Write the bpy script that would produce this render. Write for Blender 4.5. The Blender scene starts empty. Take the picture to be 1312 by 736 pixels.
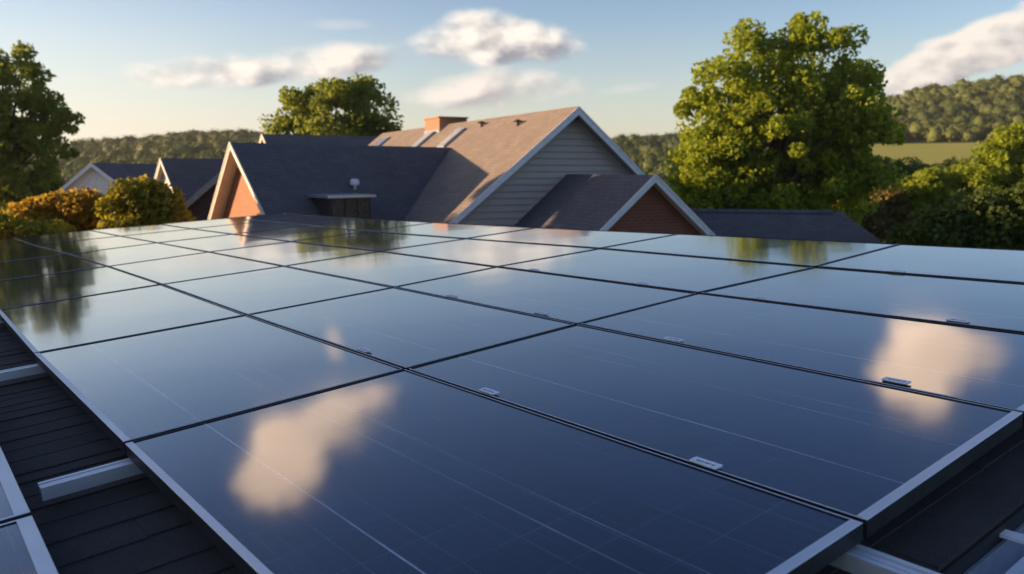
import bpy, math, random
import numpy as np
from mathutils import Vector, Matrix, noise

R = math.radians
random.seed(7)
rng = np.random.default_rng(7)
sc = bpy.context.scene
COL = sc.collection

# ------------------------------------------------------------------ camera
CZ = 6.3                                    # eye height above the ground, metres
FPX = 1024.18                               # focal length in photo pixels (1312 wide)
PITCH = math.atan(150.0 / FPX)
cam_d = bpy.data.cameras.new('camera')
cam = bpy.data.objects.new('camera', cam_d)
COL.objects.link(cam)
cam.location = (0, 0, CZ)
cam.rotation_euler = (math.pi / 2 - PITCH, 0, 0)
cam_d.sensor_width = 36.0
cam_d.lens = FPX / 1312 * 36.0
cam_d.clip_start = 0.05
cam_d.clip_end = 5000
cam_d.dof.use_dof = True
cam_d.dof.focus_distance = 3.0
cam_d.dof.aperture_fstop = 3.4
sc.camera = cam

# ------------------------------------------------------------------ sun and sky
SUN_AZ, SUN_EL = -88.0, 6.8                # azimuth from the view direction, to the left
sun_dir = Vector((math.sin(R(SUN_AZ)) * math.cos(R(SUN_EL)), math.cos(R(SUN_AZ)) * math.cos(R(SUN_EL)), math.sin(R(SUN_EL))))
sl = bpy.data.lights.new('sun', 'SUN')
sl.energy = 5.0
sl.angle = R(0.6)
sl.color = (1.0, 0.70, 0.44)
sun = bpy.data.objects.new('sun', sl)
COL.objects.link(sun)
sun.rotation_euler = sun_dir.to_track_quat('Z', 'Y').to_euler()

sc.view_settings.view_transform = 'Standard'
sc.view_settings.look = 'None'
sc.view_settings.gamma = 1.0
sc.view_settings.use_curve_mapping = False
sc.view_settings.exposure = 1.1


class NT:
    """small helper to write node graphs as expressions"""
    def __init__(self, tree):
        self.t = tree
        self.n = tree.nodes
        self.l = tree.links

    def node(self, kind, **kw):
        nd = self.n.new(kind)
        for k, v in kw.items():
            if k.startswith('i_'):
                self.set(nd, k[2:], v)
            else:
                setattr(nd, k, v)
        return nd

    def set(self, nd, key, v):
        s = nd.inputs[int(key)] if str(key).isdigit() else nd.inputs[key.replace('_', ' ')]
        if isinstance(v, bpy.types.NodeSocket):
            self.l.new(v, s)
        else:
            s.default_value = v

    def m(self, op, a, b=0.0, c=None, clamp=False):
        nd = self.n.new('ShaderNodeMath')
        nd.operation = op
        nd.use_clamp = clamp
        self.set(nd, 0, a)
        self.set(nd, 1, b)
        if c is not None:
            self.set(nd, 2, c)
        return nd.outputs[0]

    def vm(self, op, a, b=(0, 0, 0), out=0):
        nd = self.n.new('ShaderNodeVectorMath')
        nd.operation = op
        self.set(nd, 0, a)
        self.set(nd, 1, b)
        return nd.outputs[out]

    def mix(self, f, a, b, blend='MIX'):
        nd = self.n.new('ShaderNodeMix')
        nd.data_type = 'RGBA'
        nd.blend_type = blend
        self.set(nd, 0, f)
        self.set(nd, 6, a)
        self.set(nd, 7, b)
        return nd.outputs[2]

    def smooth(self, x, lo, hi):
        nd = self.n.new('ShaderNodeMapRange')
        nd.interpolation_type = 'SMOOTHSTEP'
        for k, v in ((0, x), (1, lo), (2, hi), (3, 0.0), (4, 1.0)):
            self.set(nd, k, v)
        return nd.outputs[0]

    def noise(self, vec, scale, detail=4.0, rough=0.55, out=0):
        nd = self.n.new('ShaderNodeTexNoise')
        self.l.new(vec, nd.inputs['Vector'])
        nd.inputs['Scale'].default_value = scale
        nd.inputs['Detail'].default_value = detail
        nd.inputs['Roughness'].default_value = rough
        return nd.outputs[out]


world = bpy.data.worlds.new('World')
sc.world = world
world.use_nodes = True
wt = world.node_tree
wt.nodes.clear()
W = NT(wt)
out = W.node('ShaderNodeOutputWorld')
bg = W.node('ShaderNodeBackground')
W.l.new(bg.outputs[0], out.inputs[0])
sky = W.node('ShaderNodeTexSky')
sky.sky_type = 'NISHITA'
sky.sun_disc = False
sky.sun_elevation = R(SUN_EL)
sky.sun_rotation = R(SUN_AZ)
sky.altitude = 100
sky.air_density = 1.0
sky.dust_density = 1.0
sky.ozone_density = 1.6
bg.inputs['Strength'].default_value = 0.13
tc = W.node('ShaderNodeTexCoord')
D = tc.outputs['Generated']


def dirv(az, el):
    a, e = R(az), R(el)
    return Vector((math.sin(a) * math.cos(e), math.cos(a) * math.cos(e), math.sin(e)))


# two shared noise fields: one at the direction looked at, one a little towards the sun
stretch = W.vm('MULTIPLY', D, (1.0, 1.0, 1.7))
n_a = W.noise(stretch, 11.0, 4.5, 0.46)
off = W.vm('ADD', stretch, tuple(Vector((sun_dir.x, sun_dir.y * 0.2, 0.75)).normalized() * 0.018))
n_b = W.noise(off, 11.0, 4.5, 0.46)
n_big = W.noise(stretch, 5.0, 2.0, 0.5)

# azimuth, elevation, half width, half height, tilt, opacity, softness, brightness, shade
clouds = [
    (-3.0, 8.2, 5.0, 1.8, 0, 1.0, 0.6, 1.0, 1.0),
    (-0.2, 8.7, 4.9, 2.3, 0, 1.0, 0.55, 1.0, 1.15),
    (2.6, 8.3, 3.2, 1.8, -4, 1.0, 0.6, 1.0, 1.15),
    (-0.9, 5.3, 6.8, 1.9, 3, 1.0, 0.7, 0.92, 0.7),
    (-17.2, 6.4, 8.4, 1.7, 5, 1.0, 0.6, 1.0, 1.0),
    (-12.0, 7.3, 6.6, 1.4, 4, 0.85, 0.8, 0.95, 0.8),
    (-11.6, 9.6, 2.8, 0.6, 2, 0.4, 1.2, 1.0, 0.1),
    (7.8, 5.5, 2.4, 0.5, 6, 0.4, 1.2, 0.9, 0.1),
    (26.2, 5.6, 4.2, 1.5, 8, 1.0, 0.4, 0.9, 0.8),
    (30.0, 7.0, 5.2, 1.9, 18, 1.0, 0.35, 0.92, 0.8),
    (35.5, 9.5, 5.0, 2.4, 18, 1.0, 0.35, 0.92, 0.8),
    # overhead clouds the panels mirror
    (-20.0, 20.4, 3.6, 4.0, 0, 1.0, 0.5, 2.3, 0.1),
    (-15.6, 18.4, 5.0, 2.5, -10, 0.9, 0.6, 2.1, 0.1),
    (-14.7, 13.0, 0.9, 2.0, 0, 0.8, 0.9, 1.6, 0.1),
    (25.9, 18.6, 3.2, 4.0, 0, 1.0, 0.55, 2.0, 0.1),
    (28.8, 18.2, 3.4, 2.0, 0, 0.7, 0.8, 1.5, 0.2),
    (-38.0, 24.0, 9.0, 3.0, 8, 0.7, 0.8, 1.1, 0.5),
    (60.0, 24.0, 12.0, 4.0, -5, 0.8, 0.6, 1.1, 0.7),
    (150.0, 30.0, 20.0, 7.0, 10, 0.8, 0.6, 1.0, 0.7),
    (-130.0, 28.0, 18.0, 6.0, 0, 0.8, 0.6, 1.1, 0.7),
]
sep0 = W.node('ShaderNodeSeparateXYZ')
W.l.new(D, sep0.inputs[0])
high = W.smooth(sep0.outputs[2], 0.13, 0.42)
skycol = W.mix(1.0, sky.outputs[0], W.mix(high, (0.86, 0.87, 1.03, 1), (0.50, 0.60, 0.90, 1)), 'MULTIPLY')
# thin bright veil low in the sky towards the sun side
sepz = W.node('ShaderNodeSeparateXYZ')
W.l.new(D, sepz.inputs[0])
veil_az = W.smooth(W.vm('DOT_PRODUCT', D, tuple(dirv(-42, 3)), out=1), 0.66, 1.0)
veil_el = W.smooth(W.m('ADD', sepz.outputs[2], W.m('MULTIPLY', n_big, 0.05)), 0.27, 0.03)
low = W.smooth(sepz.outputs[2], 0.20, -0.02)
veil = W.m('MAXIMUM', W.m('MULTIPLY', W.m('MULTIPLY', veil_az, veil_el), 0.6), W.m('MULTIPLY', low, 0.42))
col = W.mix(veil, skycol, (3.6, 3.5, 3.25, 1))
for az, el, hw, hh, tilt, op, soft, br, shade in clouds:
    c = dirv(az, el)
    rt = Vector((math.cos(R(az)), -math.sin(R(az)), 0))
    up = rt.cross(c) * 1.0
    if up.z < 0:
        up = -up
    t = R(tilt)
    r2 = rt * math.cos(t) + up * math.sin(t)
    u2 = up * math.cos(t) - rt * math.sin(t)
    dc = W.vm('DOT_PRODUCT', D, tuple(c), out=1)
    dcs = W.m('MAXIMUM', dc, 0.2)
    a = W.m('DIVIDE', W.m('DIVIDE', W.vm('DOT_PRODUCT', D, tuple(r2), out=1), dcs), math.tan(R(hw)))
    b = W.m('DIVIDE', W.m('DIVIDE', W.vm('DOT_PRODUCT', D, tuple(u2), out=1), dcs), math.tan(R(hh)))
    # flat base: the lower half falls off faster
    bb = W.m('MAXIMUM', b, W.m('MULTIPLY', b, -1.5))
    rr = W.m('ADD', W.m('MULTIPLY', a, a), W.m('MULTIPLY', bb, bb))
    dens = W.m('ADD', W.m('SUBTRACT', 1.0, rr), W.m('MULTIPLY', W.m('SUBTRACT', n_a, 0.5), 3.0))
    alpha = W.smooth(dens, 0.0, soft * 1.6)
    alpha = W.m('MULTIPLY', alpha, W.m('GREATER_THAN', dc, 0.25))
    alpha = W.m('MULTIPLY', alpha, op)
    lit = W.m('ADD', W.m('MULTIPLY', W.m('SUBTRACT', n_a, n_b), 5.5), W.m('MULTIPLY', b, 0.62))
    lit = W.m('ADD', lit, W.m('MULTIPLY', a, -0.22))
    lit = W.m('ADD', lit, 0.62)
    lit = W.m('SUBTRACT', 1.0, W.m('MULTIPLY', W.m('SUBTRACT', 1.0, W.m('MINIMUM', W.m('MAXIMUM', lit, 0.0), 1.0)), shade))
    lit = W.m('MAXIMUM', lit, 0.0)
    k = 4.0 * br
    hi = (k * 1.0, k * 0.91, k * 0.81, 1) if br < 1.5 else (k * 0.95, k * 0.70, k * 0.52, 1)
    cc = W.mix(lit, (k * 0.30, k * 0.31, k * 0.37, 1), hi)
    col = W.mix(alpha, col, cc)
W.l.new(col, bg.inputs['Color'])


# ------------------------------------------------------------------ mesh helpers
def tagp(o, label=None, cat=None, group=None, kind=None):
    if label: o['label'] = label
    if cat: o['category'] = cat
    if group: o['group'] = group
    if kind: o['kind'] = kind
    return o


def empty(name, loc, label, cat, group=None):
    o = bpy.data.objects.new(name, None)
    o.empty_display_size = 0.2
    COL.objects.link(o)
    o.location = loc
    return tagp(o, label, cat, group)


class MB:
    """collects faces in world space"""
    def __init__(self):
        self.v, self.f, self.mi = [], [], []

    def add(self, verts, faces, mi=0):
        b = len(self.v)
        self.v += [tuple(p) for p in verts]
        self.f += [tuple(i + b for i in f) for f in faces]
        self.mi += [mi] * len(faces)
        return self

    def prism(self, poly, d, mi=0):
        """polygon (list of Vector) pushed along vector d"""
        n = len(poly)
        vs = [Vector(p) for p in poly] + [Vector(p) + Vector(d) for p in poly]
        fs = [tuple(range(n))[::-1], tuple(range(n, 2 * n))]
        for i in range(n):
            j = (i + 1) % n
            fs.append((i, j, j + n, i + n))
        return self.add(vs, fs, mi)

    def box(self, o, ex, ey, ez, mi=0):
        """corner o and three edge vectors"""
        o, ex, ey, ez = Vector(o), Vector(ex), Vector(ey), Vector(ez)
        return self.prism([o, o + ex, o + ex + ey, o + ey], ez, mi)

    def tube(self, pts, radii, seg=8, mi=0):
        pts = [Vector(p) for p in pts]
        base = len(self.v)
        for i, p in enumerate(pts):
            d = (pts[min(i + 1, len(pts) - 1)] - pts[max(i - 1, 0)]).normalized()
            a = d.orthogonal().normalized()
            b = d.cross(a)
            for k in range(seg):
                t = 2 * math.pi * k / seg
                self.v.append(tuple(p + (a * math.cos(t) + b * math.sin(t)) * radii[i]))
        for i in range(len(pts) - 1):
            for k in range(seg):
                q = (k + 1) % seg
                self.f.append((base + i * seg + k, base + i * seg + q, base + (i + 1) * seg + q, base + (i + 1) * seg + k))
                self.mi.append(mi)
        self.f.append(tuple(base + k for k in range(seg))[::-1]); self.mi.append(mi)
        e = base + (len(pts) - 1) * seg
        self.f.append(tuple(e + k for k in range(seg))); self.mi.append(mi)
        return self

    def build(self, name, mats, parent=None, bevel=0.0, smooth=False, uv=True):
        me = bpy.data.meshes.new(name)
        off = Vector((0, 0, 0))
        p = parent
        while p is not None:
            off += Vector(p.location)
            p = p.parent
        me.from_pydata([tuple(Vector(q) - off) for q in self.v], [], self.f)
        if not isinstance(mats, (list, tuple)):
            mats = [mats]
        for m in mats:
            me.materials.append(m)
        me.polygons.foreach_set('material_index', self.mi)
        me.validate()
        import bmesh
        bm = bmesh.new(); bm.from_mesh(me)
        bmesh.ops.recalc_face_normals(bm, faces=bm.faces)
        bm.to_mesh(me); bm.free()
        if uv:
            box_uv(me)
        if smooth:
            me.polygons.foreach_set('use_smooth', [True] * len(me.polygons))
        o = bpy.data.objects.new(name, me)
        COL.objects.link(o)
        if parent is not None:
            o.parent = parent
        if bevel:
            b = o.modifiers.new('bevel', 'BEVEL')
            b.width = bevel; b.segments = 2; b.limit_method = 'ANGLE'
        return o


def box_uv(me):
    """metre-scaled UVs: horizontal distance across each face, distance up its slope"""
    uvl = me.uv_layers.new(name='UVMap')
    for poly in me.polygons:
        n = poly.normal
        if abs(n.z) > 0.995:
            a, b = Vector((1, 0, 0)), Vector((0, 1, 0))
        else:
            a = Vector((-n.y, n.x, 0)).normalized()
            b = n.cross(a).normalized()
            if b.z < 0: b = -b
        for li in poly.loop_indices:
            p = me.vertices[me.loops[li].vertex_index].co
            uvl.data[li].uv = (p.dot(a), p.dot(b))


def fast_mesh(name, verts, faces_flat, nper, mats, parent=None, tint=None, smooth=False):
    me = bpy.data.meshes.new(name)
    nf = len(faces_flat) // nper
    me.vertices.add(len(verts)); me.vertices.foreach_set('co', np.asarray(verts, np.float32).ravel())
    me.loops.add(nf * nper); me.loops.foreach_set('vertex_index', np.asarray(faces_flat, np.int32))
    me.polygons.add(nf)
    me.polygons.foreach_set('loop_start', np.arange(0, nf * nper, nper, dtype=np.int32))
    if smooth:
        me.polygons.foreach_set('use_smooth', np.ones(nf, bool))
    me.update(calc_edges=True)
    for m in (mats if isinstance(mats, (list, tuple)) else [mats]):
        me.materials.append(m)
    if tint is not None:
        at = me.attributes.new('tint', 'FLOAT', 'FACE')
        at.data.foreach_set('value', np.asarray(tint, np.float32))
    o = bpy.data.objects.new(name, me)
    COL.objects.link(o)
    if parent is not None: o.parent = parent
    return o


def at(x, y, depth):
    """point seen at photo pixel x, y and lying depth metres ahead of the eye"""
    a = (x - 656) / FPX
    b = (368 - y) / FPX
    fy = math.cos(PITCH) + b * math.sin(PITCH)
    fz = -math.sin(PITCH) + b * math.cos(PITCH)
    k = depth / fy
    return Vector((a * k, depth, CZ + fz * k))


# ------------------------------------------------------------------ materials
def new_mat(name):
    m = bpy.data.materials.new(name)
    m.use_nodes = True
    t = NT(m.node_tree)
    b = m.node_tree.nodes['Principled BSDF']
    return m, t, b


def plain(name, color, rough=0.6, metal=0.0, spec=0.5, var=0.12, vscale=6.0, bump=0.0, bscale=60):
    m, t, b = new_mat(name)
    tcn = t.node('ShaderNodeTexCoord')
    n = t.noise(tcn.outputs['Object'], vscale, 5, 0.6)
    dark = tuple(c * (1 - var) for c in color) + (1,)
    lite = tuple(min(1, c * (1 + var)) for c in color) + (1,)
    t.set(b, 'Base_Color', t.mix(t.smooth(n, 0.3, 0.7), dark, lite))
    t.set(b, 'Roughness', t.m('ADD', rough - 0.06, t.m('MULTIPLY', n, 0.12)))
    b.inputs['Metallic'].default_value = metal
    b.inputs['Specular IOR Level'].default_value = spec
    if bump:
        nb = t.noise(tcn.outputs['Object'], bscale, 4, 0.6)
        bp = t.node('ShaderNodeBump', i_Height=nb, i_Strength=bump)
        bp.inputs['Distance'].default_value = 0.01
        t.l.new(bp.outputs[0], b.inputs['Normal'])
    return m


def shingle_mat(name, c1, c2, seam, tab=0.30, course=0.14):
    m, t, b = new_mat(name)
    tcn = t.node('ShaderNodeTexCoord')
    uv = tcn.outputs['UV']
    br = t.node('ShaderNodeTexBrick')
    t.l.new(uv, br.inputs['Vector'])
    br.offset = 0.37
    br.inputs['Color1'].default_value = (*c1, 1)
    br.inputs['Color2'].default_value = (*c2, 1)
    br.inputs['Mortar'].default_value = (*seam, 1)
    br.inputs['Scale'].default_value = 1.0
    br.inputs['Mortar Size'].default_value = 0.008
    br.inputs['Mortar Smooth'].default_value = 0.3
    br.inputs['Brick Width'].default_value = tab
    br.inputs['Row Height'].default_value = course
    n1 = t.noise(uv, 1.1, 4, 0.6)
    n2 = t.noise(uv, 90, 3, 0.6)
    c = t.mix(t.m('MULTIPLY', t.smooth(n1, 0.35, 0.7), 0.35), br.outputs[0], (*[x * 0.6 for x in c1], 1))
    c = t.mix(t.m('MULTIPLY', t.smooth(n2, 0.4, 0.75), 0.5), c, (*[min(1, x * 1.7) for x in c2], 1))
    t.set(b, 'Base_Color', c)
    b.inputs['Roughness'].default_value = 0.9
    b.inputs['Specular IOR Level'].default_value = 0.25
    h = t.m('ADD', t.m('MULTIPLY', br.outputs[1], -0.8), t.m('MULTIPLY', n2, 0.5))
    bp = t.node('ShaderNodeBump', i_Height=h, i_Strength=0.7)
    bp.inputs['Distance'].default_value = 0.012
    t.l.new(bp.outputs[0], b.inputs['Normal'])
    return m


def brick_mat(name, c1, c2, mortar):
    m, t, b = new_mat(name)
    tcn = t.node('ShaderNodeTexCoord')
    uv = tcn.outputs['UV']
    br = t.node('ShaderNodeTexBrick')
    t.l.new(uv, br.inputs['Vector'])
    br.inputs['Color1'].default_value = (*c1, 1)
    br.inputs['Color2'].default_value = (*c2, 1)
    br.inputs['Mortar'].default_value = (*mortar, 1)
    br.inputs['Scale'].default_value = 1.0
    br.inputs['Mortar Size'].default_value = 0.007
    br.inputs['Brick Width'].default_value = 0.235
    br.inputs['Row Height'].default_value = 0.082
    n = t.noise(uv, 3.0, 4, 0.6)
    t.set(b, 'Base_Color', t.mix(t.m('MULTIPLY', n, 0.5), br.outputs[0], (*[x * 0.7 for x in c1], 1)))
    b.inputs['Roughness'].default_value = 0.88
    bp = t.node('ShaderNodeBump', i_Height=t.m('MULTIPLY', br.outputs[1], -1.0), i_Strength=0.6)
    bp.inputs['Distance'].default_value = 0.008
    t.l.new(bp.outputs[0], b.inputs['Normal'])
    return m


def leaf_mat(name, dark, lite, trans=0.35):
    m, t, b = new_mat(name)
    m.node_tree.nodes.remove(b)
    at_ = t.node('ShaderNodeAttribute')
    at_.attribute_name = 'tint'
    c = t.mix(at_.outputs['Fac'], (*dark, 1), (*lite, 1))
    d = t.node('ShaderNodeBsdfPrincipled')
    t.set(d, 'Base_Color', c)
    d.inputs['Roughness'].default_value = 0.6
    d.inputs['Specular IOR Level'].default_value = 0.3
    tr = t.node('ShaderNodeBsdfTranslucent')
    t.set(tr, 'Color', t.mix(0.5, c, (lite[0] * 1.5, lite[1] * 1.35, lite[2], 1)))
    mx = t.node('ShaderNodeMixShader')
    mx.inputs[0].default_value = trans
    t.l.new(d.outputs[0], mx.inputs[1]); t.l.new(tr.outputs[0], mx.inputs[2])
    t.l.new(mx.outputs[0], m.node_tree.nodes['Material Output'].inputs[0])
    return m


M_SLATE = shingle_mat('slate_grey_shingles', (0.105, 0.097, 0.10), (0.135, 0.125, 0.125), (0.055, 0.052, 0.055))
M_BROWN = shingle_mat('weathered_brown_shingles', (0.21, 0.165, 0.125), (0.27, 0.21, 0.16), (0.13, 0.10, 0.08))
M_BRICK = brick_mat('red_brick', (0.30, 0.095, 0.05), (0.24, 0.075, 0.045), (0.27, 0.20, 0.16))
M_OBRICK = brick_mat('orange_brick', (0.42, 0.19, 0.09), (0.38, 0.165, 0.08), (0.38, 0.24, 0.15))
M_TRIM = plain('white_trim_paint', (0.82, 0.82, 0.81), 0.55, var=0.06)
M_CREAM = plain('cream_trim_paint', (0.66, 0.58, 0.47), 0.6, var=0.07)
M_SOFFIT = plain('soffit_boards', (0.42, 0.40, 0.37), 0.7)
M_WHITEWALL = plain('white_render_wall', (0.80, 0.78, 0.76), 0.85)
M_DARKWIN = plain('dark_timber', (0.035, 0.033, 0.032), 0.5)
M_METAL = plain('galvanised_metal', (0.55, 0.57, 0.60), 0.38, metal=0.85, var=0.1, vscale=20)
M_LEAD = plain('grey_flashing', (0.28, 0.29, 0.31), 0.5, var=0.1)
M_BARK = plain('bark', (0.10, 0.075, 0.05), 0.9, var=0.35, vscale=12, bump=0.8, bscale=30)


def siding_mat():
    m, t, b = new_mat('grey_lap_siding')
    tcn = t.node('ShaderNodeTexCoord')
    n = t.noise(tcn.outputs['Object'], 3.0, 4, 0.6)
    t.set(b, 'Base_Color', t.mix(n, (0.42, 0.375, 0.32, 1), (0.50, 0.45, 0.39, 1)))
    b.inputs['Roughness'].default_value = 0.7
    return m


M_SIDING = siding_mat()

# aluminium of the panel frames: brushed lip and anodised side darkened as in shade
def alu_mat():
    m, t, b = new_mat('brushed_aluminium_lip')
    tcn = t.node('ShaderNodeTexCoord')
    mp = t.node('ShaderNodeMapping')
    t.l.new(tcn.outputs['Object'], mp.inputs[0])
    mp.inputs['Scale'].default_value = (1, 1, 1)
    n = t.noise(mp.outputs[0], 35, 6, 0.7)
    n2 = t.noise(mp.outputs[0], 4, 3, 0.5)
    t.set(b, 'Base_Color', t.mix(n2, (0.62, 0.63, 0.66, 1), (0.80, 0.81, 0.83, 1)))
    b.inputs['Metallic'].default_value = 0.5
    t.set(b, 'Roughness', t.m('ADD', 0.3, t.m('MULTIPLY', n, 0.22)))
    return m


M_ALU = alu_mat()
M_ANOD_SHADE = plain('shade_dark_anodised_frame', (0.045, 0.047, 0.052), 0.5, metal=0.5, var=0.15, vscale=15)  # shade on the frame sides is put into this dark colour
M_GAP = plain('black_gasket', (0.012, 0.012, 0.013), 0.6)


def glass_mat():
    m, t, b = new_mat('solar_cell_glass')
    tcn = t.node('ShaderNodeTexCoord')
    uv = tcn.outputs['UV']                      # metres: x across the panel, y along it
    oi = t.node('ShaderNodeObjectInfo')
    rnd = oi.outputs['Random']
    sp = t.node('ShaderNodeSeparateXYZ')
    t.l.new(uv, sp.inputs[0])
    X, Y = sp.outputs[0], sp.outputs[1]

    def line(coord, pitch, offset, width):
        f = t.m('FRACT', t.m('DIVIDE', t.m('ADD', coord, -offset + 50 * pitch), pitch))
        dist = t.m('MULTIPLY', t.m('MINIMUM', f, t.m('SUBTRACT', 1.0, f)), pitch)
        return t.smooth(dist, width, width * 0.35)

    def single(coord, pos, width):
        return t.smooth(t.m('ABSOLUTE', t.m('SUBTRACT', coord, pos)), width, width * 0.35)

    wob = t.noise(uv, 3.0, 2, 0.5)
    fade = t.smooth(t.noise(uv, 1.7, 3, 0.6), 0.36, 0.66)
    cell_x = line(X, 0.158, 0.012, 0.0016)
    cell_y = line(Y, 0.158, 0.01, 0.0014)
    bus = line(X, 0.0395, 0.012, 0.0009)
    finger = line(Y, 0.006, 0.0, 0.0012)
    b1 = single(X, 0.245, 0.0030)
    b2 = single(X, 0.560, 0.0020)
    b3 = single(X, 0.655, 0.0020)
    # each cell a slightly different blue
    cx = t.m('FLOOR', t.m('DIVIDE', t.m('ADD', X, -0.012), 0.158))
    cy = t.m('FLOOR', t.m('DIVIDE', t.m('ADD', Y, -0.01), 0.158))
    cmb = t.node('ShaderNodeCombineXYZ')
    t.l.new(cx, cmb.inputs[0]); t.l.new(cy, cmb.inputs[1]); t.l.new(rnd, cmb.inputs[2])
    wn = t.node('ShaderNodeTexWhiteNoise')
    t.l.new(cmb.outputs[0], wn.inputs[0])
    base = t.mix(wn.outputs['Value'], (0.0025, 0.0060, 0.024, 1), (0.0075, 0.0140, 0.046, 1))
    base = t.mix(t.m('MULTIPLY', finger, 0.10), base, (0.07, 0.09, 0.14, 1))
    base = t.mix(t.m('MULTIPLY', bus, t.m('MULTIPLY', fade, 0.42)), base, (0.20, 0.24, 0.32, 1))
    base = t.mix(t.m('MULTIPLY', t.m('MAXIMUM', cell_x, cell_y), t.m('ADD', 0.30, t.m('MULTIPLY', fade, 0.5))), base, (0.12, 0.15, 0.22, 1))
    for s, k in ((b1, 0.85), (b2, 0.55), (b3, 0.45)):
        base = t.mix(t.m('MULTIPLY', s, t.m('MULTIPLY', t.m('ADD', 0.35, t.m('MULTIPLY', fade, 0.65)), k)), base, (0.75, 0.80, 0.86, 1))
    # thin dust film, a little thicker along the lower edges
    dust = t.noise(uv, 8, 6, 0.7)
    edge = t.smooth(X, 0.12, 0.0)
    base = t.mix(t.m('ADD', t.m('MULTIPLY', t.smooth(dust, 0.5, 0.8), 0.012), t.m('MULTIPLY', edge, 0.02)), base, (0.30, 0.29, 0.27, 1))
    t.set(b, 'Base_Color', base)
    smear = t.noise(uv, 2.2, 5, 0.6)
    t.set(b, 'Roughness', t.m('ADD', 0.075, t.m('MULTIPLY', t.smooth(smear, 0.35, 0.75), 0.05)))
    b.inputs['IOR'].default_value = 1.38
    b.inputs['Coat Weight'].default_value = 1.0
    b.inputs['Coat Roughness'].default_value = 0.06
    b.inputs['Coat IOR'].default_value = 1.40
    h = t.m('ADD', t.m('MULTIPLY', t.noise(uv, 1.3, 1, 0.4), 1.0), t.m('MULTIPLY', t.noise(uv, 6.0, 1, 0.4), 0.07))
    bp = t.node('ShaderNodeBump', i_Height=h, i_Strength=0.10)
    bp.inputs['Distance'].default_value = 0.02
    t.l.new(bp.outputs[0], b.inputs['Normal'])
    t.l.new(bp.outputs[0], b.inputs['Coat Normal'])
    return m


M_GLASS = glass_mat()

# ------------------------------------------------------------------ terrain
RIDGE = [(-180, 5), (-60, 3.4), (-40, 1.6), (-32, 1.15), (-28, 1.6), (-22, 2.35), (-18, 2.7), (-10, 2.2), (0, 1.8), (6, 2.1), (10.5, 2.5),
         (16, 3.2), (24, 4.45), (27, 5.2), (30, 5.5), (33, 5.8), (40, 6.4), (60, 5), (180, 5)]
AZK = [a for a, _ in RIDGE]
ELK = [e for _, e in RIDGE]


def terrain(az, r):
    """height of the ground at azimuth az (degrees) and distance r"""
    el = np.interp(az, AZK, ELK)
    top = 6.3 + np.tan(np.radians(el)) * 430 - 5.5
    wr = np.clip((az - 14) / 8, 0, 1)               # right-hand valley side with the meadow
    mid_r = np.interp(r, [0, 70, 150, 270, 330, 430, 700, 1500], [0, 0, 5.2, 13.4, 22, 1, 1, 1])
    t2 = np.clip((r - 330) / 100, 0, 1)
    zr = np.where(r < 330, mid_r, 22 + (top - 22) * t2)
    s = np.clip((r - 110) / 320, 0, 1)
    zl = top * s * s * (3 - 2 * s)
    z = zr * wr + zl * (1 - wr)
    und = 1.6 * np.sin(az * 0.21 + r * 0.02) * np.clip((r - 280) / 100, 0, 1)
    far = np.clip((r - 430) / 900, 0, 1)
    return np.where(r <= 430, z + und, (top + und) * (1 - far))


azs = np.concatenate([np.arange(-180, -44, 6.0), np.arange(-44, 46, 1.0), np.arange(48, 181, 6.0)])
azs[-1] = 180
rs = np.array([0, 20, 40, 70, 90, 110, 130, 150, 170, 190, 215, 240, 270, 300, 330, 360, 395, 430, 480, 560, 700, 900, 1200, 1500.])
tv, tf = [], []
for r in rs:
    z = terrain(azs, np.full_like(azs, r)) if r < 1500 else np.zeros_like(azs)
    a = np.radians(azs)
    tv.append(np.c_[np.sin(a) * r, np.cos(a) * r, z])
tv = np.concatenate(tv)
na = len(azs)
for i in range(len(rs) - 1):
    for k in range(na - 1):
        tf += [i * na + k, i * na + k + 1, (i + 1) * na + k + 1, (i + 1) * na + k]


def ground_mat(name, ca, cb, scale):
    m, t, b = new_mat(name)
    tcn = t.node('ShaderNodeTexCoord')
    n = t.noise(tcn.outputs['Object'], scale, 8, 0.65)
    n2 = t.noise(tcn.outputs['Object'], scale * 30, 4, 0.65)
    c = t.mix(t.smooth(n, 0.3, 0.7), (*ca, 1), (*cb, 1))
    t.set(b, 'Base_Color', t.mix(t.m('MULTIPLY', n2, 0.5), c, (*[x * 0.5 for x in ca], 1)))
    b.inputs['Roughness'].default_value = 0.95
    b.inputs['Specular IOR Level'].default_value = 0.1
    return m


M_GROUND = ground_mat('grassy_ground', (0.055, 0.075, 0.025), (0.09, 0.10, 0.035), 0.05)
M_FIELD = ground_mat('meadow_grass', (0.46, 0.45, 0.07), (0.56, 0.47, 0.10), 0.035)
tagp(fast_mesh('ground', tv, tf, 4, M_GROUND, smooth=True), 'grassy valley floor rising into the surrounding hills', None, None, 'structure')
# meadow: a sheet a little above the slope
fa = np.linspace(18.0, 31.5, 40)
fr = np.linspace(165, 272, 24)
fv, ff = [], []
for r in fr:
    a = np.radians(fa)
    x, y = np.sin(a) * r, np.cos(a) * r
    fv.append(np.c_[x, y, terrain(fa, np.full_like(fa, r)) + 0.45])
fv = np.concatenate(fv)
for i in range(len(fr) - 1):
    for k in range(len(fa) - 1):
        ff += [i * 40 + k, i * 40 + k + 1, (i + 1) * 40 + k + 1, (i + 1) * 40 + k]
tagp(fast_mesh('field', fv, ff, 4, M_FIELD, smooth=True), 'sunlit yellow green meadow below the wooded hill', None, None, 'structure')

# ------------------------------------------------------------------ foliage
def unit(n):
    v = rng.normal(size=(n, 3))
    return v / np.linalg.norm(v, axis=1, keepdims=True)


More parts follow.
